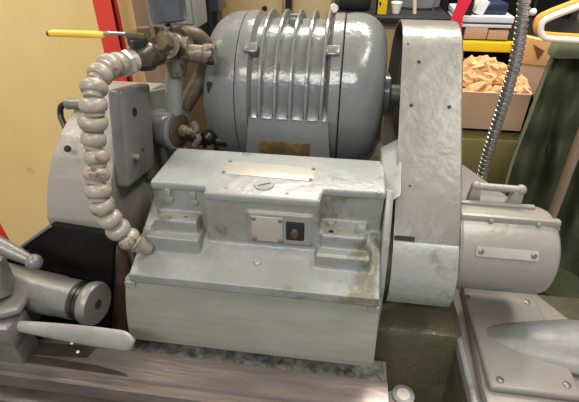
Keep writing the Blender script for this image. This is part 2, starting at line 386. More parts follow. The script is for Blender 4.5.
for (u, v, xx) in ((253, 42, -.188), (332, 46, -.034)):
    d = Vector((0, -.70, .71)).normalized(); c = MC+Vector((xx, 0, 0))+d*.158
    rot = Matrix.Rotation(math.atan2(d.y, d.z)*-1, 3, 'X')
    MB().box(c.x-.013, c.x+.013, c.y-.010, c.y+.010, c.z-.010, c.z+.010, .004, 2, rot).build('lug', M['motor'], t)
MB().lathe([(0, .014), (.010, .014), (.014, .011)], (-.115, .905, 1.378), (0, 0, 1), 8).lathe([(0,.010),(.012,.010)], (-.115,.905,1.385), (0,0,1), 20).build('lifting_plug', M['iron'], t)
# foot
ft = MB().prism([(-.188, 1.236), (-.034, 1.236), (-.022, 1.09), (-.206, 1.09)], 'Y', .764, .95, .003)
ft.box(-.225, -.022, .758, .96, 1.045, 1.095, .004)
ft.build('foot', M['motor'], t)
for k in range(6):
    xs = [-.188, -.167, -.1375, -.108, -.0785, -.049, -.032]
    x0, x1 = xs[k]+.004, xs[k+1]-.004
    MB().hexa([(x0, .762, 1.234), (x1, .762, 1.234), (x1, .784, 1.258), (x0, .784, 1.258)],
              [(x0, .775, 1.220), (x1, .775, 1.220), (x1, .80, 1.235), (x0, .80, 1.235)], .001).build('foot_fillet', M['motor'], t)
p0 = W(259, 140, 'Y', .762); p1 = W(309, 161, 'Y', .762)
tag(MB().box(p0.x, p1.x, .760, .766, p1.z, p0.z-.002, .001).build('rating_plate', M['brassplate'], t), 'tarnished brass rating plate')
# dark louvres
q = W(213, 88, 'Y', .79)
MB().box(q.x-.012, q.x+.018, .786, .82, q.z-.010, q.z+.012, .003).build('vent_slot', M['hole'], t)
# shaft hub
MB().lathe([(.07, .045), (.085, .045), (.088, .040), (.088, .03)], MC+Vector((0, -.0, .0)), (1, 0, 0), 40).build('bearing_cap', M['motor'], t)
MB().lathe([(.085, .022), (.135, .022)], MC, (1, 0, 0), 24).build('shaft', M['iron'], t)
MB().lathe([(.108, .03), (.108, .085), (.111, .088), (.116, .078), (.121, .088), (.126, .078), (.131, .088), (.136, .078), (.141, .088), (.144, .085), (.144, .03)], MC, (1, 0, 0), 48).build('pulley', M['blackg'], t)

# ================================================================== BELT GUARD
t = thing('belt_guard', 'tall warm grey sheet metal belt guard with rounded top, right of the motor', 'belt guard', (.145, .7, .93))
prof = [(.985, 1.372), (.955, 1.384), (.92, 1.388), (.885, 1.384), (.855, 1.372), (.83, 1.352), (.80, 1.322), (.76, 1.283), (.70, 1.226), (.65, 1.181),
        (.60, 1.133), (.572, 1.100), (.549, 1.062), (.542, 1.030), (.550, 1.000), (.575, .975), (.61, .963), (.65, .960), (.72, .968), (.79, .99),
        (.86, 1.035), (.94, 1.08), (1.02, 1.13), (1.07, 1.19), (1.08, 1.25), (1.06, 1.32), (1.02, 1.355)]
GX0, GX1 = .092, .200
# shell: outer band, right cheek; open on the left behind a lip
b = MB()
cy = sum(p[0] for p in prof)/len(prof); cz = sum(p[1] for p in prof)/len(prof)
def inset(pr, d):
    out = []; n = len(pr)
    for i in range(n):
        a_ = Vector(pr[i-1]); c_ = Vector(pr[(i+1) % n]); tng = (c_-a_).normalized(); nn = Vector((tng.y, -tng.x))
        p_ = Vector(pr[i]); q_ = Vector((cy, cz))
        if (q_-p_).dot(nn) < 0: nn = -nn
        out.append(tuple(p_+nn*d))
    return out
inn = inset(prof, .004)
bm = bmesh.new(); n = len(prof)
xs = [GX0, GX0+.05, GX1-.004, GX1]
o0 = [bm.verts.new((GX0, *p)) for p in prof]; o1 = [bm.verts.new((GX1-.003, *p)) for p in prof]
o2 = [bm.verts.new((GX1, *p)) for p in inset(prof, .003)]
i0 = [bm.verts.new((GX0, *p)) for p in inn]; i1 = [bm.verts.new((GX1-.004, *p)) for p in inn]
for i in range(n):
    j = (i+1) % n
    bm.faces.new((o0[i], o0[j], o1[j], o1[i])); bm.faces.new((o1[i], o1[j], o2[j], o2[i]))
    bm.faces.new((i0[i], i1[i], i1[j], i0[j])); bm.faces.new((o0[i], i0[i], i0[j], o0[j]))
bm.faces.new(o2); bm.faces.new(i1[::-1])
bmesh.ops.recalc_face_normals(bm, faces=bm.faces[:])
b.merge(bm).build('shell', M['guard'], t, 40)
def on_guard(u, v):
    best = None
    for i in range(4, 13):
        (ya, za), (yb, zb) = prof[i], prof[i+1]
        for s_ in range(40):
            f = s_/40; y = ya+(yb-ya)*f; z = za+(zb-za)*f; q = W(u, v, 'Y', y)
            if best is None or abs(q.z-z) < best[0]: best = (abs(q.z-z), Vector((q.x, y, z)), Vector((0, za-zb, yb-ya)).normalized())
    nn = best[2] if best[2].z > 0 else -best[2]
    return best[1], nn
# the slot where the two halves meet
c_, n_ = on_guard(408, 239); dn = Vector((0, -n_.z, n_.y)).normalized()
x0, x1 = GX0+.001, .126
MB().hexa([Vector((x, 0, 0))+Vector((0, c_.y, c_.z))+dn*a+n_*.0012 for x, a in ((x0, -.0045), (x1, -.0045), (x1, .0035), (x0, .0035))],
          [Vector((x, 0, 0))+Vector((0, c_.y, c_.z))+dn*a-n_*.004 for x, a in ((x0, -.0045), (x1, -.0045), (x1, .0035), (x0, .0035))]).build('slot', M['hole'], t)
lower = MB()
lp = [(c_.y+dn.y*.004*(1 if dn.z < 0 else -1), c_.z-.004)]+prof[11:16]
for pts in [[(y-.0022, z) for y, z in lp] + [(y+.002, z+.001) for y, z in lp][::-1]]:
    lower.prism(pts, 'X', GX0+.0, GX1-.003)
tag(lower.build('lower_band', M['paint'], t), 'cooler grey lower band')
for (u, v) in ((419, 62), (408, 44), (411, 106), (449, 108), (410, 185)):
    # small holes in the sloping face
    best = None
    for i in range(4, 12):
        (ya, za), (yb, zb) = prof[i], prof[i+1]
        for s_ in range(20):
            f = s_/20; y = ya+(yb-ya)*f; z = za+(zb-za)*f; q = W(u, v, 'Y', y)
            if best is None or abs(q.z-z) < best[0]: best = (abs(q.z-z), q.x, y, z, Vector((0, za-zb, yb-ya)).normalized())
    _, x, y, z, nn = best
    if nn.z < 0: nn = -nn
    r_ = .0034 if v not in (44, 185) else .002
    MB().lathe([(0, r_), (.0018, r_)], Vector((x, y, z))-nn*.0012, nn, 12).build('screw_hole', M['hole'], t)

# ================================================================== SPINDLE DRUM (right)
t = thing('spindle_drum', 'grey drum housing with cream plate and handle bracket, right of the belt guard', 'machine housing', (.28, .64, .93))
DC = Vector((0, .635, 1.070)); DR = .076
MB().lathe([(.198, .02), (.198, DR-.004), (.202, DR), (.338, DR), (.348, DR-.004), (.356, DR-.016), (.358, .02)], DC, (1, 0, 0), 64).build('drum', M['drumm'], t, 30)
# top flange with raised rim and shelf
MB().box(.198, .352, .607, .620, 1.132, 1.151, .004).build('rim_bar', M['drumm'], t)
sa = W(463, 164, 'Z', 1.140); sb = W(555, 224, 'Z', 1.140)
MB().prism([(.202, .607), (.352, .607), (.356, max(sb.y, .615)), (.300, .615+(sa.y-.615)*.36), (sa.x, sa.y), (.202, sa.y)], 'Z', 1.128, 1.140, .003).build('shelf', M['drumm'], t)
ha = W(472, 201, 'Z', 1.140); hb_ = W(513, 206, 'Z', 1.140)
br = MB().box(.204, hb_.x+.03, ha.y-.022, ha.y-.012, 1.137, 1.150, .002)
br.build('web_plate', M['drumm'], t)
hd = MB()
hd.hexa([ha+Vector((a, b_, 0)) for a, b_ in ((-.010, -.008), (.012, -.008), (.012, .008), (-.010, .008))], [ha+Vector((a, b_, .032)) for a, b_ in ((-.007, -.007), (.007, -.007), (.007, .007), (-.007, .007))], .003)
hd.hexa([hb_+Vector((a, b_, 0)) for a, b_ in ((-.014, -.008), (.010, -.008), (.010, .008), (-.014, .008))], [hb_+Vector((a, b_, .032)) for a, b_ in ((-.007, -.007), (.009, -.007), (.009, .007), (-.007, .007))], .003)
hd.tube([ha+Vector((-.006, 0, .031)), hb_+Vector((.006, 0, .033))], .0065, smooth=False).sph(hb_+Vector((.004, 0, .033)), .009).sph(ha+Vector((0, 0, .031)), .0085)
hd.build('handle', M['drumm'], t)
def on_drum(u, v):
    best = None
    for k in range(200):
        a = PI*k/400*1.0
        y = DC.y-DR*math.cos(a-.6); z = DC.z+DR*math.sin(a-.6); q = W(u, v, 'Y', y)
        if best is None or abs(q.z-z) < best[0]: best = (abs(q.z-z), q.x, y, z, a-.6)
    return best
L0 = on_drum(480, 250); L1 = on_drum(534, 257)
b = MB(); am = (L0[4]+L1[4])/2; da = .105
# curved plate hugging the drum
n_ = 6; bm = bmesh.new(); rows = []
for k in range(n_+1):
    a = am-da+2*da*k/n_
    rows.append([bm.verts.new((x, DC.y-(DR+h)*math.cos(a), DC.z+(DR+h)*math.sin(a))) for (x, h) in ((L0[1]-.006, .0), (L0[1]-.006, .0022), (L1[1]+.006, .0022), (L1[1]+.006, 0))])
for k in range(n_):
    for j in range(4): bm.faces.new((rows[k][j], rows[k][(j+1) % 4], rows[k+1][(j+1) % 4], rows[k+1][j]))
bm.faces.new(rows[0]); bm.faces.new(rows[-1]); bmesh.ops.recalc_face_normals(bm, faces=bm.faces[:])
pl = b.merge(bm).build('number_plate', M['plate'], t)
nn = Vector((0, -math.cos(am), math.sin(am)))
for x in (L0[1]+.001, L1[1]-.001):
    screw(DC+Vector((x, 0, 0))+nn*(DR+.0022), nn, .0045, pl, 'rivet')
MB().cyl((.352, .595, 1.062), (.364, .595, 1.062), .005, ch=.001).build('grease_nipple', M['steel'], t)
for x in (.245, .318):
    screw((x, .606, 1.143), (0, -1, 0), .004, t, m=M['drumm'])

# ================================================================== LEFT WHEEL GUARD
t = thing('wheel_guard', 'large grey curved wheel guard casting with thick bolted side plate, behind the beige jointed hose', 'wheel guard', (-.44, .7, .93))
gp = [(.545, 1.098), (.545, 1.12), (.560, 1.150), (.578, 1.180), (.604, 1.207), (.64, 1.234), (.68, 1.252), (.73, 1.268), (.78, 1.274), (.84, 1.268), (.90, 1.24), (.92, 1.18), (.92, .93), (.60, .93), (.58, 1.08)]
MB().prism(gp, 'X', -.503, -.386, .004, 3).build('casting', M['drumm'], t, 40)
sp = [W(u, v, 'X', -.362) for (u, v) in ((121, 90), (129, 189), (156, 167), (151, 83))]
sp = [(p.y, p.z) for p in sp]
pl = MB().prism(sp, 'X', -.388, -.362, .008, 4).build('side_plate', M['dark'], t, 40)
rc = [W(u, v, 'X', -.376) for u, v in ((146, 92), (150, 180), (170, 166), (168, 88))]
MB().prism([(p.y, p.z) for p in rc], 'X', -.390, -.376, .003).build('rear_casting', M['dark'], t)
q = W(135, 157, 'X', -.361)
MB().cyl((-.364, q.y, q.z), (-.352, q.y, q.z), .006, ch=.001).build('bolt', M['steel'], pl)
q = W(135, 112, 'X', -.361)
MB().lathe([(0, .0075), (.0012, .0075)], (-.3622, q.y, q.z), (1, 0, 0), 18).build('bolt_hole', M['hole'], pl)
q = W(143, 150, 'X', -.361)
MB().lathe([(0, .003), (.0012, .003)], (-.3622, q.y, q.z), (1, 0, 0), 12).build('bolt_hole', M['hole'], pl)
q = W(67, 150, 'Y', .598)
MB().lathe([(0, .006), (.003, .006)], (q.x, .6015, q.z), (0, -.75, .66), 14).build('bolt_hole', M['hole'], t)
# cable stub on the far rim
p = W(78, 103, 'Y', .70); p2 = W(66, 104, 'Y', .70)
MB().cyl((-.46, p.y, p.z), p2, .010, ch=.002).build('cable_gland', M['iron'], t)
t2 = MB().tube([W(67, 103, 'Y', .70), W(61, 107, 'Y', .70), W(61, 117, 'Y', .695), W(66, 128, 'Y', .67), W(74, 138, 'Y', .665)], .0055)
tag(t2.build('cable', M['blackg']), 'black cable looping out of the wheel guard against the cream wall', 'cable')

# black splash flap below the guard
t = thing('splash_flap', 'black rubber splash flap hanging below the wheel guard at left', 'splash guard', (-.5, .53, .89))
fl = [W(u, v, 'Y', .53) for (u, v) in ((50, 226), (113, 236), (118, 370), (-60, 370), (-60, 306))]
MB().prism([(p.x, max(p.z, .82)) for p in fl], 'Y', .532, .546, .002).build('flap', M['black'], t)
e0 = W(50, 226, 'Y', .53); e1 = W(-60, 306, 'Y', .53)
MB().tube([e0, e1], .003, 8, False).build('edge_trim', M['iron'], t)

t = MB().tube([W(108, 240, 'Y', .60), W(117, 262, 'Y', .575), W(120, 300, 'Y', .57), W(122, 340, 'Y', .57)], .022)
tag(t.build('return_pipe', M['red_iron']), 'dark reddish brown return pipe in the shadow behind the splash flap', 'pipe')
# ================================================================== JOINTED COOLANT HOSE
t = thing('coolant_hose', 'beige grey ball-jointed coolant hose curving down beside the grey wheel guard', 'coolant hose', (-.37, .55, 1.07))
hp = [(121, 63, .64), (108, 67, .60), (97, 76, .575), (93, 89, .56), (92, 102, .55), (93, 120, .545), (95, 138, .54), (96, 156, .53), (98, 174, .52), (98, 190, .51), (101, 205, .505), (109, 218, .505), (118, 230, .51), (127, 238, .515), (140, 244, .52)]
pts = [W(u, v, 'Y', y) for u, v, y in hp]
# resample evenly
dense = []
P = [pts[0]*2-pts[1]]+pts+[pts[-1]*2-pts[-2]]
for i in range(1, len(P)-2):
    for k in range(20):
        f = k/20; a, b_, c, d = P[i-1:i+3]
        dense.append(.5*((2*b_)+(c-a)*f+(2*a-5*b_+4*c-d)*f*f+(3*b_-a-3*c+d)*f**3))
dense.append(pts[-1])
step = .0245; acc = 0; samp = [dense[0]]
for i in range(1, len(dense)):
    acc += (dense[i]-dense[i-1]).length
    if acc >= step: samp.append(dense[i]); acc = 0
for i in range(len(samp)-1):
    a, c = samp[i], samp[i+1]; d = (c-a).normalized(); L = (c-a).length; r = .0172*random.uniform(.93, 1.07)
    d = (d+Vector([random.uniform(-.16, .16) for _ in range(3)])).normalized()
    MB().lathe([(-.002, r*.5), (0, r*.82), (L*.10, r*1.0), (L*.28, r*1.12), (L*.48, r*1.13), (L*.66, r*1.06), (L*.74, r*.97), (L*.77, r*.84), (L*.84, r*.80), (L*1.0, r*.80), (L*1.1, r*.5)], a, d, 26).build('ball_joint', M['hose'], t, 50)
a, c = samp[-2], samp[-1]; d = (c-a).normalized()
MB().lathe([(0, .017), (.012, .013), (.026, .009), (.026, .006)], c, d, 22).build('nozzle', M['hose'], t)

# ================================================================== VALVE AND PIPEWORK
t = thing('valve_assembly', 'dirty brass valve and pipe tee with yellow lever handle above the jointed hose', 'valve', (-.33, .7, 1.24))
v0 = W(124, 64, 'Y', .66); v1 = W(134, 61, 'Y', .68); v2 = W(152, 52, 'Y', .72); v3 = W(168, 48, 'Y', .745)
b = MB().hexh(v0, v0+(v1-v0)*.5, .021).cyl(v0+(v1-v0)*.5, v1, .017)
tag(b.build('hose_nut', M['plate'], t), 'pale yellow hex hose nut')
bd = MB().lathe([(0, .016), (.01, .022), (.026, .027), (.042, .022), (.05, .016)], v1, v2-v1, 28).build('valve_body', M['oily'], t)
MB().lathe([(0, .020), (.012, .021), (.016, .024), (.03, .024), (.034, .018), (.046, .018)], v1+(v2-v1)*.85, v3-v2, 8).build('union_nut', M['brass'], t)
MB().cyl(v1+(v2-v1)*.8, v3, .017).sph(v1+(v2-v1)*1.0, .024, (1.2, 1, 1)).build('pipe_nipple', M['oily'], t)
# bonnet and packing
c = v1+(v2-v1).normalized()*.018+Vector((0, 0, -.006))
MB().cyl(c, c+Vector((0, -.004, .036)), .016, .013).hexh(c+Vector((0, -.004, .028)), c+Vector((0, -.005, .038)), .016).build('bonnet', M['blackg'], t)
MB().box(c.x-.017, c.x+.018, c.y-.012, c.y+.012, c.z+.036, c.z+.048, .003).cyl(c+Vector((.012, 0, .04)), c+Vector((.012, 0, .054)), .011).build('stem_nut', M['hexm'], t)
h0 = W(50, 33, 'Y', .66); h1 = W(104, 33, 'Y', .66)
lv = MB().tube([h1+Vector((-.01, 0, 0)), h1+Vector((.006, 0, .0)), c+Vector((-.014, 0, .042)), c+Vector((.01, 0, .044))], .003, 8, False).build('lever', M['steel'], t)
hv = MB().box(h0.x, h1.x, h0.y-.007, h0.y+.007, h0.z-.0045, h0.z+.0045, .003, 3).build('handle_sleeve', M['handle'], lv); hv['label'] = 'yellow dipped handle'
MB().sph(h0+Vector((-.002, 0, -.001)), .0045).build('handle_tip', M['rust'], lv)
# tee
T = W(174, 48, 'Y', .755)
MB().sph(T, .027).cyl(T+Vector((-.03, 0, -.002)), T+Vector((.03, 0, 0)), .021).cyl(T+Vector((0, .0, .0)), T+Vector((0, -.030, .012)), .0225).cyl(T, T+Vector((0, 0, -.05)), .022, .017).build('tee', M['brass'], t)
n_ = Vector((-.12, -.9, .42)).normalized(); q = T+Vector((-.002, -.022, .010))
MB().hexh(q, q+n_*.026, .0165, .3).cyl(q-n_*.006, q+n_*.006, .023).build('hex_plug', M['hexm'], t)
# vertical grey pipe down to hub
tb = W(174, 112, 'Y', .76)
MB().tube([T+Vector((0, 0, -.03)), T*.5+tb*.5, tb], .0165, 20, True).build('down_pipe', M['paint'], t)
# right stub
MB().cyl(T+Vector((.018, 0, -.008)), T+Vector((.072, .004, -.010)), .0155, ch=.002).cyl(T+Vector((.052, .003, -.010)), T+Vector((.074, .004, -.010)), .0185, ch=.003).build('side_stub', M['brass'], t)
# big elbow pipe curling back and down
MB().tube([T+Vector((.004, .02, .014)), W(185, 35, 'Y', .80), W(198, 38, 'Y', .82), W(206, 50, 'Y', .83), W(203, 72, 'Y', .83), W(193, 92, 'Y', .81), W(183, 108, 'Y', .79)], .0165, 20).build('bent_pipe', M['rust'], t)
# cup on top
cp = W(169, 20, 'Y', .80); cp2 = cp+Vector((0, 0, .085))
t3 = thing('lubricator_cup', 'blue grey cylindrical cup hanging above the hex plug at top', 'oil cup', cp)
MB().lathe([(0, .010), (0, .030), (.003, .033), (.085, .035), (.088, .030)], cp, (0, 0, 1), 36).build('cup_body', M['cup'], t3)
MB().cyl(cp+Vector((0, 0, .003)), cp+Vector((0, -.015, -.030)), .005).sph(cp+Vector((0, -.008, -.012)), .0075).build('stem', M['steel'], t3)

# hub with wing nut
t = thing('pivot_hub', 'grey round pivot hub with dark disc and wing screw under the valve pipe', 'machine hub', W(170, 150, 'Y', .78))
H = W(160, 127, 'Y', .765); ax = Vector((.95, -.30, .04)).normalized()
MB().lathe([(-.03, .012), (-.03, .030), (-.02, .036), (.03, .038), (.034, .042), (.046, .042), (.049, .038), (.049, .02)], H, ax, 44).build('hub', M['motor'], t)
MB().lathe([(.045, .032), (.051, .032), (.053, .029), (.053, .01)], H, ax, 36).build('disc', M['rust'], t)
MB().cyl(H+ax*.055, H+ax*.078, .012).sph(H+ax*.080, .013).hexh(H+ax*.078, H+ax*.092, .012).build('wing_screw', M['brass'], t)
e = H+ax*.085
MB().tube([e+Vector((-.0, 0, .022)), e+Vector((.004, 0, .008)), e, e+Vector((.006, 0, -.012)), e+Vector((-.002, -.002, -.026))], .0075, 12).build('wing', M['brass'], t)
MB().box(H.x-.06, H.x+.01, H.y-.012, H.y+.03, H.z-.09, H.z+.028, .006).build('bracket', M['dark'], t)
t = thing('pipe_fitting', 'dark oily fitting between the wing screw and the motor', 'pipe fitting', W(205, 140, 'Y', .78))
q = W(205, 140, 'Y', .78)
MB().hexh(q+Vector((-.03, 0, .01)), q+Vector((.0, 0, .005)), .016).cyl(q+Vector((-.03, 0, 0)), q+Vector((.04, .02, -.01)), .012).sph(q+Vector((.006, 0, .006)), .017).build('elbow', M['blackg'], t)
MB().cyl(q+Vector((.006, 0, 0)), q+Vector((.006, 0, -.10)), .012).build('riser', M['brass'], t)

# coil spring and pale block seen between motor and guard
t = thing('coil_spring', 'small coil spring in the gap between the motor and belt guard', 'spring', W(377, 135, 'Y', .84))
c = W(376, 125, 'Y', .86); pts = []
for k in range(97): a = k/12*2*PI; pts.append(c+Vector((.011*math.cos(a), .011*math.sin(a), .03-.06*k/96)))
MB().tube(pts, .0018, 6, False).build('coil', M['iron'], t)
MB().cyl(c+Vector((0, 0, .04)), c+Vector((0, 0, -.07)), .004).build('rod', M['blackg'], t)
MB().box(c.x-.018, c.x+.018, c.y-.015, c.y+.02, c.z-.065, c.z-.035, .002).build('seat', M['plate'], t)

# ================================================================== WORKHEAD / TAILSTOCK (lower left)
t = thing('tailstock', 'grey tailstock barrel with bored steel disc face at lower left', 'tailstock', (-.55, .48, .90))
A = W(92, 303, 'Y', .47); ax = Vector((1, -.12, 0)).normalized()
MB().lathe([(-.25, .01), (-.25, .040), (-.16, .037), (-.066, .0355), (-.060, .034), (-.026, .034), (-.024, .026), (-.020, .026)], A, ax, 40).build('barrel', M['iron'], t)
for h in (-.022, -.014): MB().lathe([(h, .02), (h, .034), (h+.006, .034), (h+.006, .02)], A, ax, 40).build('collar', M['blackg'], t)
MB().lathe([(-.006, .02), (-.006, .0355), (-.002, .0375), (.008, .0375), (.012, .035), (.0125, .0085), (.004, .008), (.004, .001)], A, ax, 48).build('face_disc', M['iron'], t)
MB().lathe([(.0, .0085), (.0128, .0082)], A, ax, 24).build('centre_bore', M['hole'], t)
q = A-ax*.25
MB().prism([(q.x-.12, .90), (q.x+.10, .90), (q.x+.08, 1.0), (q.x+.02, 1.045), (q.x-.12, 1.05)], 'Y', .43, .52, .012, 3).build('stock_casting', M['iron'], t)
# ball lever
t = thing('ball_lever', 'short grey lever ending in a round ball at the left edge', 'lever handle', (-.62, .47, 1.03))
bp = W(34, 262, 'Y', .44); b0 = W(-12, 240, 'Y', .45)
MB().tube([b0, b0*.4+bp*.6, bp], .008, 14, True, lambda f: .0145-.007*f).build('arm', M['iron'], t)
MB().sph(bp, .0125).build('ball', M['iron'], t)
hb = W(2, 268, 'Y', .46)
MB().cyl(hb+Vector((-.02, 0, -.055)), hb+Vector((-.02, 0, .02)), .024, ch=.004).cyl(hb+Vector((-.02, 0, .015)), b0+Vector((0, 0, .004)), .016, ch=.003).build('boss', M['iron'], t)
MB().tube([hb+Vector((.014, -.02, .016)), hb+Vector((.005, -.028, -.02))], .004, 10, False).build('pin', M['steel'], t)
# flat clamp lever
t = thing('clamp_lever', 'long flat pale grey clamp lever with rounded tip over the table', 'lever handle', (-.56, .42, .90))
c0 = W(18, 326, 'Y', .42); c1 = W(134, 342, 'Y', .40)
d = (c1-c0).normalized(); up = Vector((0, .25, 1)).normalized(); s_ = d.cross(up).normalized(); L = (c1-c0).length
bm = bmesh.new(); rows = []
for k in range(25):
    f = 1-(1-k/24)**1.7; wv = .0095+.0095*math.sin(min(f*1.25, 1)*PI/2)
    if f > .90: wv *= math.sqrt(max(1-((f-.90)/.10)**2, .02))
    th = .0075-.003*f
    cc = c0+d*(L*f)
    rows.append([bm.verts.new(cc+up*(math.cos(2*PI*j/16)*wv)+s_*(math.sin(2*PI*j/16)*th)) for j in range(16)])
for k in range(24):
    for j in range(16): bm.faces.new((rows[k][j], rows[k][(j+1) % 16], rows[k+1][(j+1) % 16], rows[k+1][j]))
bm.faces.new(rows[0]); bm.faces.new(rows[-1]); bmesh.ops.recalc_face_normals(bm, faces=bm.faces[:])
MB().merge(bm).build('blade', M['pale'], t, 60)
q = W(6, 322, 'Y', .42)
MB().box(q.x-.07, q.x+.024, q.y-.025, q.y+.025, q.z-.032, q.z+.012, .006).build('clamp_block', M['iron'], t)
MB().box(q.x-.10, q.x+.036, q.y-.02, q.y+.03, q.z+.008, q.z+.020, .005, rot=Matrix.Rotation(-.25, 3, 'Y') @ Matrix.Rotation(.25, 3, 'Z')).build('clamp_pad', M['iron'], t)
MB().cyl((q.x-.01, q.y-.024, q.z-.012), (q.x-.01, q.y-.031, q.z-.012), .006, ch=.001).build('bolt', M['iron'], t)
MB().box(q.x-.06, q.x+.01, q.y-.015, q.y+.03, .899, q.z-.028, .003).build('stem', M['iron'], t)

# ================================================================== BACKGROUND
def bgbox(name, label, cat, rect, Y, depth, m, group=None, bev=.003, zfloor=None, parent=None):
    u0, v0, u1, v1 = rect; um = (u0+u1)/2; vm = (v0+v1)/2
    z1 = W(um, v0, 'Y', Y).z; z0 = W(um, v1, 'Y', Y).z if zfloor is None else zfloor
    x0 = W(u0, vm, 'Y', Y).x; x1 = W(u1, vm, 'Y', Y).x
    o = MB().box(x0, x1, Y, Y+depth, z0, z1, bev).build(name, m, parent)
    if parent is None: tag(o, label, cat, group)
    return o, (x0, x1, z0, z1)

# red post
x0 = W(92, 0, 'Y', 1.22).x; x1 = W(113, 0, 'Y', 1.22).x
t = thing('red_post', 'red painted steel post standing against the cream wall', 'post', ((x0+x1)/2, 1.26, 0))
MB().box(x0, x1, 1.22, 1.226, 0, 1.9, .001).box(x1-.008, x1, 1.22, 1.243, 0, 1.9, .001).build('angle_bar', M['red'], t)
MB().box(x0-.03, x1+.002, 1.19, 1.28, 0, .01, .002).build('foot_plate', M['red'], t)
p = W(-2, 236, 'Y', .70)
t = thing('red_bracket', 'small bright red bracket at the left edge above the ball lever', 'bracket', (p.x-.06, .70, .0))
MB().prism([(p.x-.1, p.z-.06), (p.x+.006, p.z-.035), (p.x+.0, p.z+.03), (p.x-.03, p.z+.06), (p.x-.1, p.z+.06)], 'Y', .70, .72, .002).build('plate', M['red'], t)
MB().box(p.x-.1, p.x-.06, .70, .74, 0, p.z+.05, .003).build('stand', M['blackg'], t)

x0 = W(131, 0, 'Y', 1.30).x; x1 = W(149.5, 0, 'Y', 1.30).x
tag(MB().box(x0, x1, 1.30, 1.349, 0, 2.0, .003).build('wooden_post', M['wood']), 'brown wooden post at the end of the cream wall, left of the switch box', 'post')
# grey switch box behind the cup
x0 = W(147, 12, 'Y', 1.25).x; x1 = W(196, 12, 'Y', 1.25).x; z0 = W(170, 28, 'Y', 1.25).z
t = thing('switch_box', 'pale grey metal switch box behind the hanging cup', 'switch box', ((x0+x1)/2, 1.3, z0))
MB().box(x0, x1, 1.25, 1.349, z0, z0+.32, .006).build('case', M['greybox'], t)
MB().box(x0+.01, x1-.01, 1.244, 1.25, z0+.012, z0+.30, .004).build('door', M['greybox'], t)
# dark conduit pair behind
for (u, r, lab) in ((201, .012, 'black upright pipe left of the motor behind the switch box'), ):
    q = W(u, 30, 'Y', 1.5)
    tag(MB().cyl((q.x, 1.5, 0), (q.x, 1.5, 1.95), r).cyl((q.x+.035, 1.5, 0), (q.x+.035, 1.5, 1.95), r*.6).build('upright_pipe', M['blackg']), lab, 'pipe')
x0 = W(196, 10, 'Y', 1.55).x; x1 = W(219, 10, 'Y', 1.55).x
t = thing('motor_starter', 'dark blue grey control box on a stand at top, left of the motor', 'control box', ((x0+x1)/2, 1.6, 0))
q = W(205, 12, 'Y', 1.55)
MB().box(x0, x1, 1.55, 1.64, q.z, q.z+.20, .005).build('case', M['cup'], t)
MB().box((x0+x1)/2-.03, (x0+x1)/2+.03, 1.56, 1.62, 0, q.z+.01).build('stand', M['blackg'], t)

# tall beige cabinets
def cabinet(label, u0, u1, top_v, Y, m, dep=.5, doors=1, vknob=None):
    x0 = W(u0, 10, 'Y', Y).x; x1 = W(u1, 10, 'Y', Y).x
    z1 = 2.0 if top_v is None else W((u0+u1)/2, top_v, 'Y', Y).z
    t = thing('steel_cabinet', label, 'cabinet', ((x0+x1)/2, Y+dep/2, 0))
    MB().box(x0, x1, Y, Y+dep, .0, z1, .004).build('carcass', m, t)
    w = (x1-x0)/doors
    for k in range(doors):
        dr = MB().box(x0+k*w+.006, x0+(k+1)*w-.006, Y-.014, Y+.002, .05, z1-.02, .004).build('door', m, t)
        if vknob:
            q = W(*vknob, 'Y', Y-.014)
            MB().cyl((q.x, Y-.03, q.z), (q.x, Y-.012, q.z), .009, ch=.002).build('knob', M['blackg'], dr)
    return x0, x1, z1
cabinet('tall beige steel cabinet directly behind the motor, black stud on its door', 221, 285, None, 1.75, M['beige'], vknob=(265, 8))
cabinet('tall tan steel cabinet behind the motor, right of the beige one', 291, 332, None, 1.75, M['beige'])
q = W(289, 10, 'Y', 1.72)
tag(MB().cyl((q.x, 1.71, 0), (q.x, 1.71, 2.0), .011).cyl((q.x-.02, 1.71, 1.235), (q.x+.02, 1.71, 1.235), .016).build('upright_pipe', M['blackg']), 'black upright rod between the two tall cabinets', 'pipe')
bx0, bx1, bz = cabinet('low tan bench cabinet between the motor and the belt guard', 334, 446, 22, 1.62, M['tan'], .6)
tag(MB().box(bx0-.02, bx1+.02, 1.59, 2.24, bz, bz+.02, .003).build('bench_top', M['bluebag']), 'black edged bench top on the low tan cabinet', 'bench top')
BT = bz+.02
def onbench(name, label, cat, u0, u1, v_top, m, dep=.08, Y=1.63, bev=.006):
    x0 = W(u0, 10, 'Y', Y).x; x1 = W(u1, 10, 'Y', Y).x; z1 = max(W((u0+u1)/2, v_top, 'Y', Y).z, BT+.01)
    return tag(MB().box(x0, x1, Y, Y+dep, BT, z1, bev).build(name, m), label, cat)
# black bag on bench
x0 = W(336, 10, 'Y', 1.7).x; x1 = W(373, 10, 'Y', 1.7).x
t = thing('tool_bag', 'black bag slumped on the bench behind the motor', 'bag', ((x0+x1)/2, 1.75, BT))
MB().sph(((x0+x1)/2, 1.76, BT+.100), .10, ((x1-x0)/.20, .8, .95), 3).box(x0+.01, x1-.01, 1.70, 1.82, BT, BT+.05, .015).build('body', M['bluebag'], t)
MB().tube([(x0+.04, 1.70, BT+.09), ((x0+x1)/2, 1.67, BT+.15), (x1-.04, 1.70, BT+.09)], .006).build('strap', M['bluebag'], t)
q = W(334, 11, 'Y', 1.62)
tag(MB().lathe([(0, .006), (0, .014), (.012, .014), (.012, .006)], (q.x-.004, 1.66, BT+.015), (.3, -1, 0), 20).build('tape_roll', M['white']), 'white tape roll on the bench beside the black bag', 'tape roll')
x0 = W(376, 8, 'Y', 1.64).x; x1 = W(387, 8, 'Y', 1.64).x
t = thing('spirit_level', 'yellow spirit level standing upright on the bench', 'spirit level', ((x0+x1)/2, 1.66, BT))
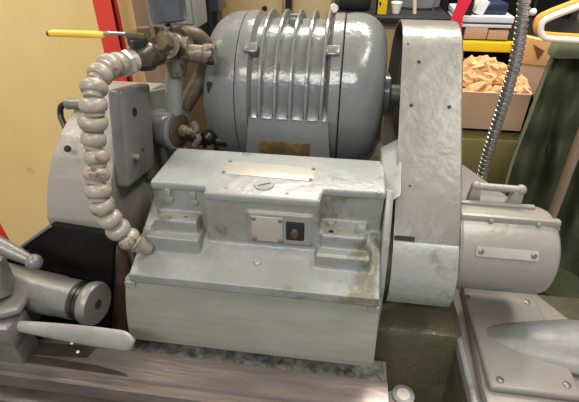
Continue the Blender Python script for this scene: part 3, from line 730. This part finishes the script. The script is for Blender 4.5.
MB().box(x0+.006, x1, 1.64, 1.67, BT, BT+.20, .002, rot=None).build('frame', M['yellow'], t)
MB().box(x0, x0+.006, 1.642, 1.668, BT, BT+.20, .001).build('edge_strip', M['blackg'], t)
for k in range(3): MB().box(x0+.010, x0+.016, 1.637, 1.641, BT+.03+.05*k, BT+.04+.05*k).build('mark', M['blackg'], t)
q = W(396, 12, 'Y', 1.66)
tag(MB().lathe([(0, .001), (0, .012), (.035, .020), (.038, .018), (.01, .009)], (q.x, 1.67, BT), (0, 0, 1), 24).build('paper_cup', M['white']), 'small white cup on the bench beside the yellow level', 'cup')
q = W(415, 12, 'Y', 1.85)
tag(MB().cyl((q.x, 1.84, BT), (q.x, 1.84, BT+.2), .085, seg=32, ch=.006).build('drum_can', M['greybox']), 'grey round can standing on the bench behind the belt guard', 'can')
q = W(434, 12, 'Y', 1.85)
tag(MB().cyl((q.x+.015, 2.04, BT), (q.x+.015, 2.04, BT+.22), .07, seg=32, ch=.006).build('brown_jar', M['rust']), 'brown jar on the bench behind the belt guard, right of the grey can', 'jar')
q0 = W(416, 20, 'Y', 1.6); q1 = W(412, -4, 'Y', 1.6)
tag(MB().tube([Vector((q0.x, 1.66, BT+.002)), Vector((q1.x, 1.66, BT+.17))], .006, 8, False).build('white_stick', M['pink']), 'pale stick leaning up behind the belt guard top', 'stick')
q0 = W(434, 21, 'Y', 1.6); q1 = W(441, -4, 'Y', 1.6)
tag(MB().tube([Vector((q0.x, 1.66, BT+.002)), Vector((q1.x, 1.66, BT+.17))], .003, 8, False).build('thin_rod', M['iron']), 'thin dark rod leaning up right of the pale stick', 'rod')

# red strap
p0 = W(467, -6, 'Y', 1.45); p1 = W(459, 17, 'Y', 1.45); p2 = W(456, 40, 'Y', 1.45)
b = MB().hexa([p0+Vector((-.018, 0, 0)), p0+Vector((.022, 0, 0)), p1+Vector((.012, 0, 0)), p1+Vector((-.022, 0, -.01))], [p0+Vector((-.018, .004, 0)), p0+Vector((.022, .004, 0)), p1+Vector((.012, .004, 0)), p1+Vector((-.022, .004, -.01))])
b.hexa([p1+Vector((-.022, 0, -.01)), p1+Vector((.012, 0, 0)), p2+Vector((.012, 0, 0)), p2+Vector((-.004, 0, 0))], [p1+Vector((-.022, .004, -.01)), p1+Vector((.012, .004, 0)), p2+Vector((.012, .004, 0)), p2+Vector((-.004, .004, 0))])
b.box(p2.x-.006, p2.x+.012, 1.45, 1.454, BT-.25, p2.z)
b.box(p0.x-.018, p0.x+.022, 1.45, 1.454, p0.z, 2.0)
tag(b.build('red_strap', M['red_strap']), 'bright red webbing strap hanging down behind the belt guard', 'strap')

# shelf rack on the right with flat goods
SY = 1.50
rx0 = W(458, 45, 'Y', SY).x; rx1 = W(640, 45, 'Y', SY).x
zs = [W(488, v, 'Y', SY).z for v in (17, 24, 29, 41, 52)]
t = thing('shelf_rack', 'dark steel shelf rack with a yellow beam at upper right', 'shelf rack', ((rx0+rx1)/2, SY+.25, 0))
for x in (rx0+.004, rx1-.03):
    for y in (SY+.03, SY+.45): MB().box(x, x+.026, y, y+.03, 0, 2.1, .002).build('upright', M['blackg'], t)
xa = W(471, 45, 'Y', SY).x; xb = W(517, 45, 'Y', SY).x
tag(MB().box(rx0, rx1, SY, SY+.03, zs[4], zs[3]-.004, .002).build('beam', M['yellow'], t), 'yellow painted beam')
MB().box(rx0, rx1, SY+.03, SY+.48, zs[4]+.006, zs[3]-.001, .002).build('shelf_board', M['blackg'], t)
MB().box(rx0, rx1, SY+.46, SY+.48, .55, 2.1, .002).build('back_panel', M['black'], t)
MB().box(rx0, rx1, SY+.03, SY+.46, .55, .57, .002).build('lower_board', M['blackg'], t)
def flat(name, label, cat, u0, u1, z0, z1, m, y0=SY+.02, dep=.25):
    x0 = W(u0, 30, 'Y', SY).x; x1 = W(u1, 30, 'Y', SY).x
    return tag(MB().box(x0, x1, y0, y0+dep, z0, z1, .002).build(name, m), label, cat)
flat('flat_carton', 'long flat brown carton on the yellow beamed shelf', 'carton', 467, 490, zs[3], zs[2], M['card'])
flat('flat_carton', 'shorter brown carton end right of the long flat one on the shelf', 'carton', 491, 512, zs[3], zs[2]-.008, M['card'])
flat('white_board', 'thin white board lying on the brown cartons', 'board', 461, 513, zs[2], zs[2]+.010, M['boardw'])
flat('dark_tray', 'black tray between the two pale boards on the shelf', 'tray', 463, 512, zs[2]+.010, zs[1], M['blackg'])
flat('blue_white_board', 'thicker pale blue white board topmost in the shelf stack', 'board', 461, 514, zs[1], zs[0]-.002, M['boardw'])
q = W(492, 13, 'Y', SY+.06); z_ = zs[0]-.002
tag(MB().box(q.x-.05, q.x+.045, SY+.05, SY+.20, z_, z_+.035, .008).build('navy_case', M['navy']), 'navy blue case on top of the pale board', 'case')
q = W(480, 8, 'Y', SY+.06)
tag(MB().box(q.x-.016, q.x+.016, SY+.04, SY+.10, z_, z_+.045, .004, rot=Matrix.Rotation(.35, 3, 'Y')).build('white_block', M['white']), 'small white block tilted beside the navy case', 'block')
q = W(470, 10, 'Y', SY+.06)
tag(MB().sph((q.x, SY+.09, z_+.022), .028, (1.1, 1, .8)).build('grey_rag', M['greybox']), 'grey balled rag at the left end of the pale board', 'rag')
# round white knob by the conduit, on a hanging rod
q = W(533, 12, 'Y', 1.2)
t = thing('hanging_bulb', 'small round white bulb by the conduit at top right', 'bulb', q)
MB().sph(q, .0085).build('globe', M['white'], t); MB().cyl(q+Vector((0, 0, .006)), q+Vector((0, 0, .4)), .002, seg=8).build('cord', M['blackg'], t)

# carton of crumpled paper on an olive cabinet
CY = 1.30
cx0 = W(455, 110, 'Y', CY).x; cx1 = W(529, 110, 'Y', CY).x; cz0 = W(490, 131, 'Y', CY).z; cz1 = W(490, 93, 'Y', CY).z
MBc = thing('olive_cabinet', 'low olive drab cabinet under the carton of crumpled paper', 'cabinet', ((cx0+cx1)/2, CY+.2, 0))
MB().box(cx0-.05, cx1+.06, CY+.01, SY-.015, 0, cz0, .004).build('carcass', M['olivecab'], MBc)
MB().box(cx0-.045, cx1+.05, CY-.004, CY+.012, cz0-.22, cz0-.03, .003).build('drawer', M['olivecab'], MBc)
MB().box(cx0-.045, cx1+.05, CY-.004, CY+.012, cz0-.46, cz0-.235, .003).build('drawer', M['olivecab'], MBc)
t = thing('open_carton', 'open brown cardboard carton heaped with crumpled paper', 'carton', ((cx0+cx1)/2, CY+.09, cz0))
b = MB()
b.box(cx0, cx1, CY, CY+.006, cz0, cz1).box(cx0, cx0+.006, CY, CY+.19, cz0, cz1).box(cx1-.006, cx1, CY, CY+.19, cz0, cz1+.0).box(cx0, cx1, CY+.184, CY+.19, cz0, cz1).box(cx0, cx1, CY, CY+.19, cz0, cz0+.005)
b.build('box', M['card'], t)
MB().hexa([(cx1-.003, CY, cz1), (cx1, CY+.19, cz1), (cx1+.05, CY+.19, cz1-.06), (cx1+.045, CY, cz1-.07)], [(cx1-.003, CY, cz1-.004), (cx1, CY+.19, cz1-.004), (cx1+.047, CY+.19, cz1-.065), (cx1+.042, CY, cz1-.075)]).build('flap', M['card'], t)
def crumple(c, sx, sy, sz, seed):
    b = bmesh.new(); bmesh.ops.create_icosphere(b, subdivisions=3, radius=1)
    off = Vector((seed*3.1, seed*1.7, seed*.9))
    for v in b.verts:
        n = v.co.normalized()
        d = 1+1.1*(abs(noise.noise(n*1.7+off))-.2)+.5*(abs(noise.noise(n*3.6+off))-.2)
        v.co = Vector((n.x*sx, n.y*sy, n.z*sz))*d
    rot = Matrix.Rotation(seed*1.3, 3, 'Z') @ Matrix.Rotation(math.sin(seed)*.5, 3, 'Y')
    for v in b.verts: v.co = rot @ v.co + Vector(c)
    m = MB(); m.merge(b); return m
k = 0
w_ = cx1-cx0
for (fx, fy, fz) in ((.10, .04, -.005), (.30, .05, .0), (.50, .04, -.003), (.70, .05, -.003), (.88, .05, -.008), (.15, .11, .025), (.36, .11, .03), (.56, .12, .035), (.76, .11, .02), (.92, .12, .01), (.22, .15, .05), (.47, .16, .06), (.68, .15, .045), (.86, .15, .03), (1.0, .09, .02), (1.04, .13, .005)):
    k += 1
    s_ = random.uniform(.9, 1.15)
    o = crumple((cx0+.01+fx*(w_-.02), CY+.012+fy, cz1+fz-.026), .043*s_, .027*s_, .024*s_, k*2.37).build('crumpled_paper', M['paper'], None, 12)
    tag(o, 'piece of crumpled tan kraft paper heaped in the open carton', 'crumpled paper', 'crumpled kraft paper in the open carton')
# arrow carton, standing on the cabinet behind
ax0 = W(518, 50, 'Y', SY-.03).x; ax1 = W(557, 50, 'Y', SY-.03).x; az1 = W(538, 37, 'Y', SY-.03).z; az0 = W(538, 66, 'Y', SY-.03).z
t = thing('arrow_carton', 'orange tan carton printed with a dark downward arrow, right of the conduit', 'carton', ((ax0+ax1)/2, SY, az0))
rt_ = Matrix.Rotation(.12, 3, 'Y')
cq = [W(u, v, 'Y', SY-.05) for u, v in ((521, 36), (560, 44), (552, 67), (517, 63))]
MB().hexa(cq, [p+Vector((0, .046, 0)) for p in cq], .001).build('box', M['cardor'], t)
xm = W(538, 52, 'Y', SY-.052).x; zm = (az0+az1)/2
aq = [W(u, v, 'Y', SY-.051) for u, v in ((533.5, 44.5), (544.5, 51), (538, 60))]
MB().prism([(p.x, p.z) for p in aq], 'Y', SY-.0525, SY-.0495).build('arrow', M['ink'], t)
MB().box(ax0+.01, ax1-.01, SY-.045, SY-.005, cz0, az0+.008).build('carton_base', M['card'], t)

# spiral steel conduit
p = W(526, 0, 'Y', 1.0); q = W(483, 170, 'Y', 1.0); xm = (p.x+q.x)/2-.004
t = thing('spiral_conduit', 'tall flexible spiral steel conduit rising right of the belt guard', 'conduit', (xm, 1.0, 0))
CP = [W(u, v, 'Y', 1.0) for u, v in ((526, -140), (526, -60), (524.5, 0), (521, 32), (515.5, 62), (507, 92), (496.5, 125), (486, 158), (480, 185), (476, 215))]
CP = [(p.z, p.x) for p in CP]
def cx_at(z):
    for (za, xa), (zb, xb) in zip(CP, CP[1:]):
        if z >= zb: return xb+(xa-xb)*(z-zb)/(za-zb)
    return CP[-1][1]
z0, z1 = CP[-1][0], CP[0][0]
def cx_s(z): return sum(cx_at(z+d*.008) for d in range(-4, 5))/9
bm = bmesh.new(); rows = []; n = 900; sg = 16; pitch = .0112
for i in range(n+1):
    z = z0+(z1-z0)*i/n; row = []; xc = cx_s(z)
    for j in range(sg):
        a = 2*PI*j/sg; ph = ((z/pitch)+a/(2*PI)) % 1
        r = .0132 if ph < .6 else .0108
        row.append(bm.verts.new((xc+r*math.cos(a), 1.0+r*math.sin(a), z)))
    rows.append(row)
for i in range(n):
    for j in range(sg): bm.faces.new((rows[i][j], rows[i][(j+1) % sg], rows[i+1][(j+1) % sg], rows[i+1][j]))
bm.faces.new(rows[0][::-1]); bm.faces.new(rows[-1])
MB().merge(bm).build('armour', M['steel'], t, 30)
MB().cyl((cx_s(z0), 1.0, .78), (cx_s(z0), 1.0, z0+.01), .019, ch=.003).build('connector', M['iron'], t)

# hangers
def hanger(label, m, Y, du, dv, r):
    t = thing('coat_hanger', label, 'coat hanger', W(600, 30, 'Y', Y))
    P_ = [(650, -22), (600, -4), (572, 7), (549, 16), (540, 21), (537, 28), (539, 35), (546, 38), (575, 40), (620, 43), (680, 46)]
    MB().tube([W(u+du, v+dv, 'Y', Y) for u, v in P_], r, 10).build('frame', m, t)
    c = W(640+du, -20, 'Y', Y)
    MB().tube([c+Vector((0, 0, -.01)), c+Vector((0, 0, .12)), c+Vector((.02, 0, .15)), c+Vector((.03, 0, .12))], .003, 8).build('hook', M['steel'], t)
hanger('orange plastic coat hanger, rear one of the pair at top right', M['orange'], .985, -.5, -3, .0068)
hanger('pale pinkish white coat hanger in front of the orange one', M['pink'], .965, 3.5, .5, .0062)

# jacket
t = thing('work_jacket', 'olive green canvas work jacket hanging at the right edge', 'jacket', W(560, 300, 'Y', 1.08))
left = [(562, 42), (550, 62), (538, 92), (527, 122), (516, 150), (507, 178), (501, 205), (500, 235), (506, 262), (520, 285), (545, 300)]
rgt = [(700, 42), (700, 62), (700, 92), (700, 120), (700, 150), (700, 178), (700, 205), (700, 235), (700, 262), (700, 285), (700, 300)]
def lerp_list(L, f):
    x = f*(len(L)-1); i = min(int(x), len(L)-2); g = x-i
    return L[i][0]*(1-g)+L[i+1][0]*g, L[i][1]*(1-g)+L[i+1][1]*g
bm = bmesh.new(); NU, NV = 90, 60; fr = []; bk = []
for j in range(NV+1):
    fv = j/NV; (ul, vl) = lerp_list(left, fv); ro = []; rb = []
    for i in range(NU+1):
        fu = i/NU; u = ul+(700-ul)*fu
        y = 1.08
        y -= .022*math.sin((u-505-.32*(300-vl))*.085*2) * min(1, fu*8)
        y -= .020*math.exp(-((u-(562-.10*(vl-100)))/7)**2)
        y -= .010*noise.noise(Vector((u*.05, vl*.02, 3)))
        y += .006*math.sin(vl*.16+u*.03)
        if fu < .06: y += .012*(1-fu/.06)
        p = W(u, vl, 'Y', y); ro.append(bm.verts.new(p)); rb.append(bm.verts.new(p+Vector((0, .012+.05*math.sin(PI*min(fu*1.2, 1))*math.sin(PI*min(1, .15+fv)), 0))))
    fr.append(ro); bk.append(rb)
for j in range(NV):
    for i in range(NU):
        bm.faces.new((fr[j][i], fr[j][i+1], fr[j+1][i+1], fr[j+1][i])); bm.faces.new((bk[j][i], bk[j+1][i], bk[j+1][i+1], bk[j][i+1]))
for j in range(NV):
    bm.faces.new((fr[j][0], fr[j+1][0], bk[j+1][0], bk[j][0])); bm.faces.new((fr[j][NU], bk[j][NU], bk[j+1][NU], fr[j+1][NU]))
for i in range(NU):
    bm.faces.new((fr[0][i], bk[0][i], bk[0][i+1], fr[0][i+1])); bm.faces.new((fr[NV][i], fr[NV][i+1], bk[NV][i+1], bk[NV][i]))
bmesh.ops.recalc_face_normals(bm, faces=bm.faces[:])
MB().merge(bm).build('cloth', M['jacket'], t, 80)
MB().tube([W(u+.5, v, 'Y', 1.078) for u, v in left[:7]], .0042, 8).build('front_hem', M['hem'], t)
MB().hexa([W(561, 40, 'Y', 1.05), W(598, 40, 'Y', 1.05), W(598, 60, 'Y', 1.05), W(552, 60, 'Y', 1.05)], [p+Vector((0, .05, 0)) for p in (W(561, 40, 'Y', 1.05), W(598, 40, 'Y', 1.05), W(598, 60, 'Y', 1.05), W(552, 60, 'Y', 1.05))], .01).build('collar', M['hem'], t)
# slanted pole in front of the jacket
p0 = W(548, 226, 'Y', .98); p1 = W(590, 112, 'Y', .98)
d = (p1-p0)
tag(MB().cyl(p0-d*1.1, p1+d*.6, .011).build('wooden_pole', M['wood']), 'slanting grey brown wooden pole in front of the jacket', 'pole')
# green drum under jacket
q = W(562, 300, 'Y', .95)
tag(MB().lathe([(0, .06), (.01, .07), (q.z+.02, .07), (q.z+.03, .06)], (q.x, 1.0, 0), (0, 0, 1), 32).build('gas_cylinder', M['jacket']), 'dark green round cylinder standing below the jacket', 'cylinder')
q = W(578, 318, 'Y', .95)
tag(MB().box(q.x+.0, q.x+.3, .80, .90, 0, .60, .01).build('wooden_crate', M['card']), 'brown crate on the floor beyond the deck at right', 'crate')

# ================================================================== LIGHT
def area(name, loc, tgt, sx, sy, power, col):
    l = bpy.data.lights.new(name, 'AREA'); l.shape = 'RECTANGLE'; l.size = sx; l.size_y = sy; l.energy = power; l.color = col
    o = bpy.data.objects.new(name, l); COL.objects.link(o); o.location = loc
    d = Vector(tgt)-Vector(loc); o.rotation_euler = d.to_track_quat('-Z', 'Y').to_euler()
    return o
area('ceiling_lamp', (.15, 1.95, 3.1), (.0, .9, 1), 1.6, .25, 62, (1, .94, .83))
area('ceiling_lamp', (.9, .5, 3.1), (.6, .6, 0), 1.3, .22, 26, (1, .94, .84))
area('ceiling_lamp', (-.35, -1.3, 3.0), (-.1, .6, 1.0), 1.4, .3, 36, (1, .96, .90))  # added fill behind the camera, brightens the front faces
area('ceiling_lamp', (-1.6, .75, 2.9), (-1.1, 1.35, 1.0), 1.2, .2, 17, (1, .93, .82))  # added fill aimed at the cream wall to brighten it
w = bpy.data.worlds.new('World'); S.world = w; w.use_nodes = True
w.node_tree.nodes['Background'].inputs['Color'].default_value = (.95, .97, 1, 1)
w.node_tree.nodes['Background'].inputs['Strength'].default_value = .50

# ================================================================== CAMERA
cd = bpy.data.cameras.new('camera'); co = bpy.data.objects.new('camera', cd); COL.objects.link(co)
cd.sensor_fit = 'HORIZONTAL'; cd.sensor_width = 36; cd.lens = F/579*36; cd.clip_start = .02
co.location = CAM
m3 = Matrix((_rt, _up, -_fw)).transposed(); co.rotation_euler = m3.to_euler()
S.camera = co
S.view_settings.view_transform = 'Standard'; S.view_settings.look = 'None'; S.view_settings.gamma = 1
S.view_settings.exposure = .5
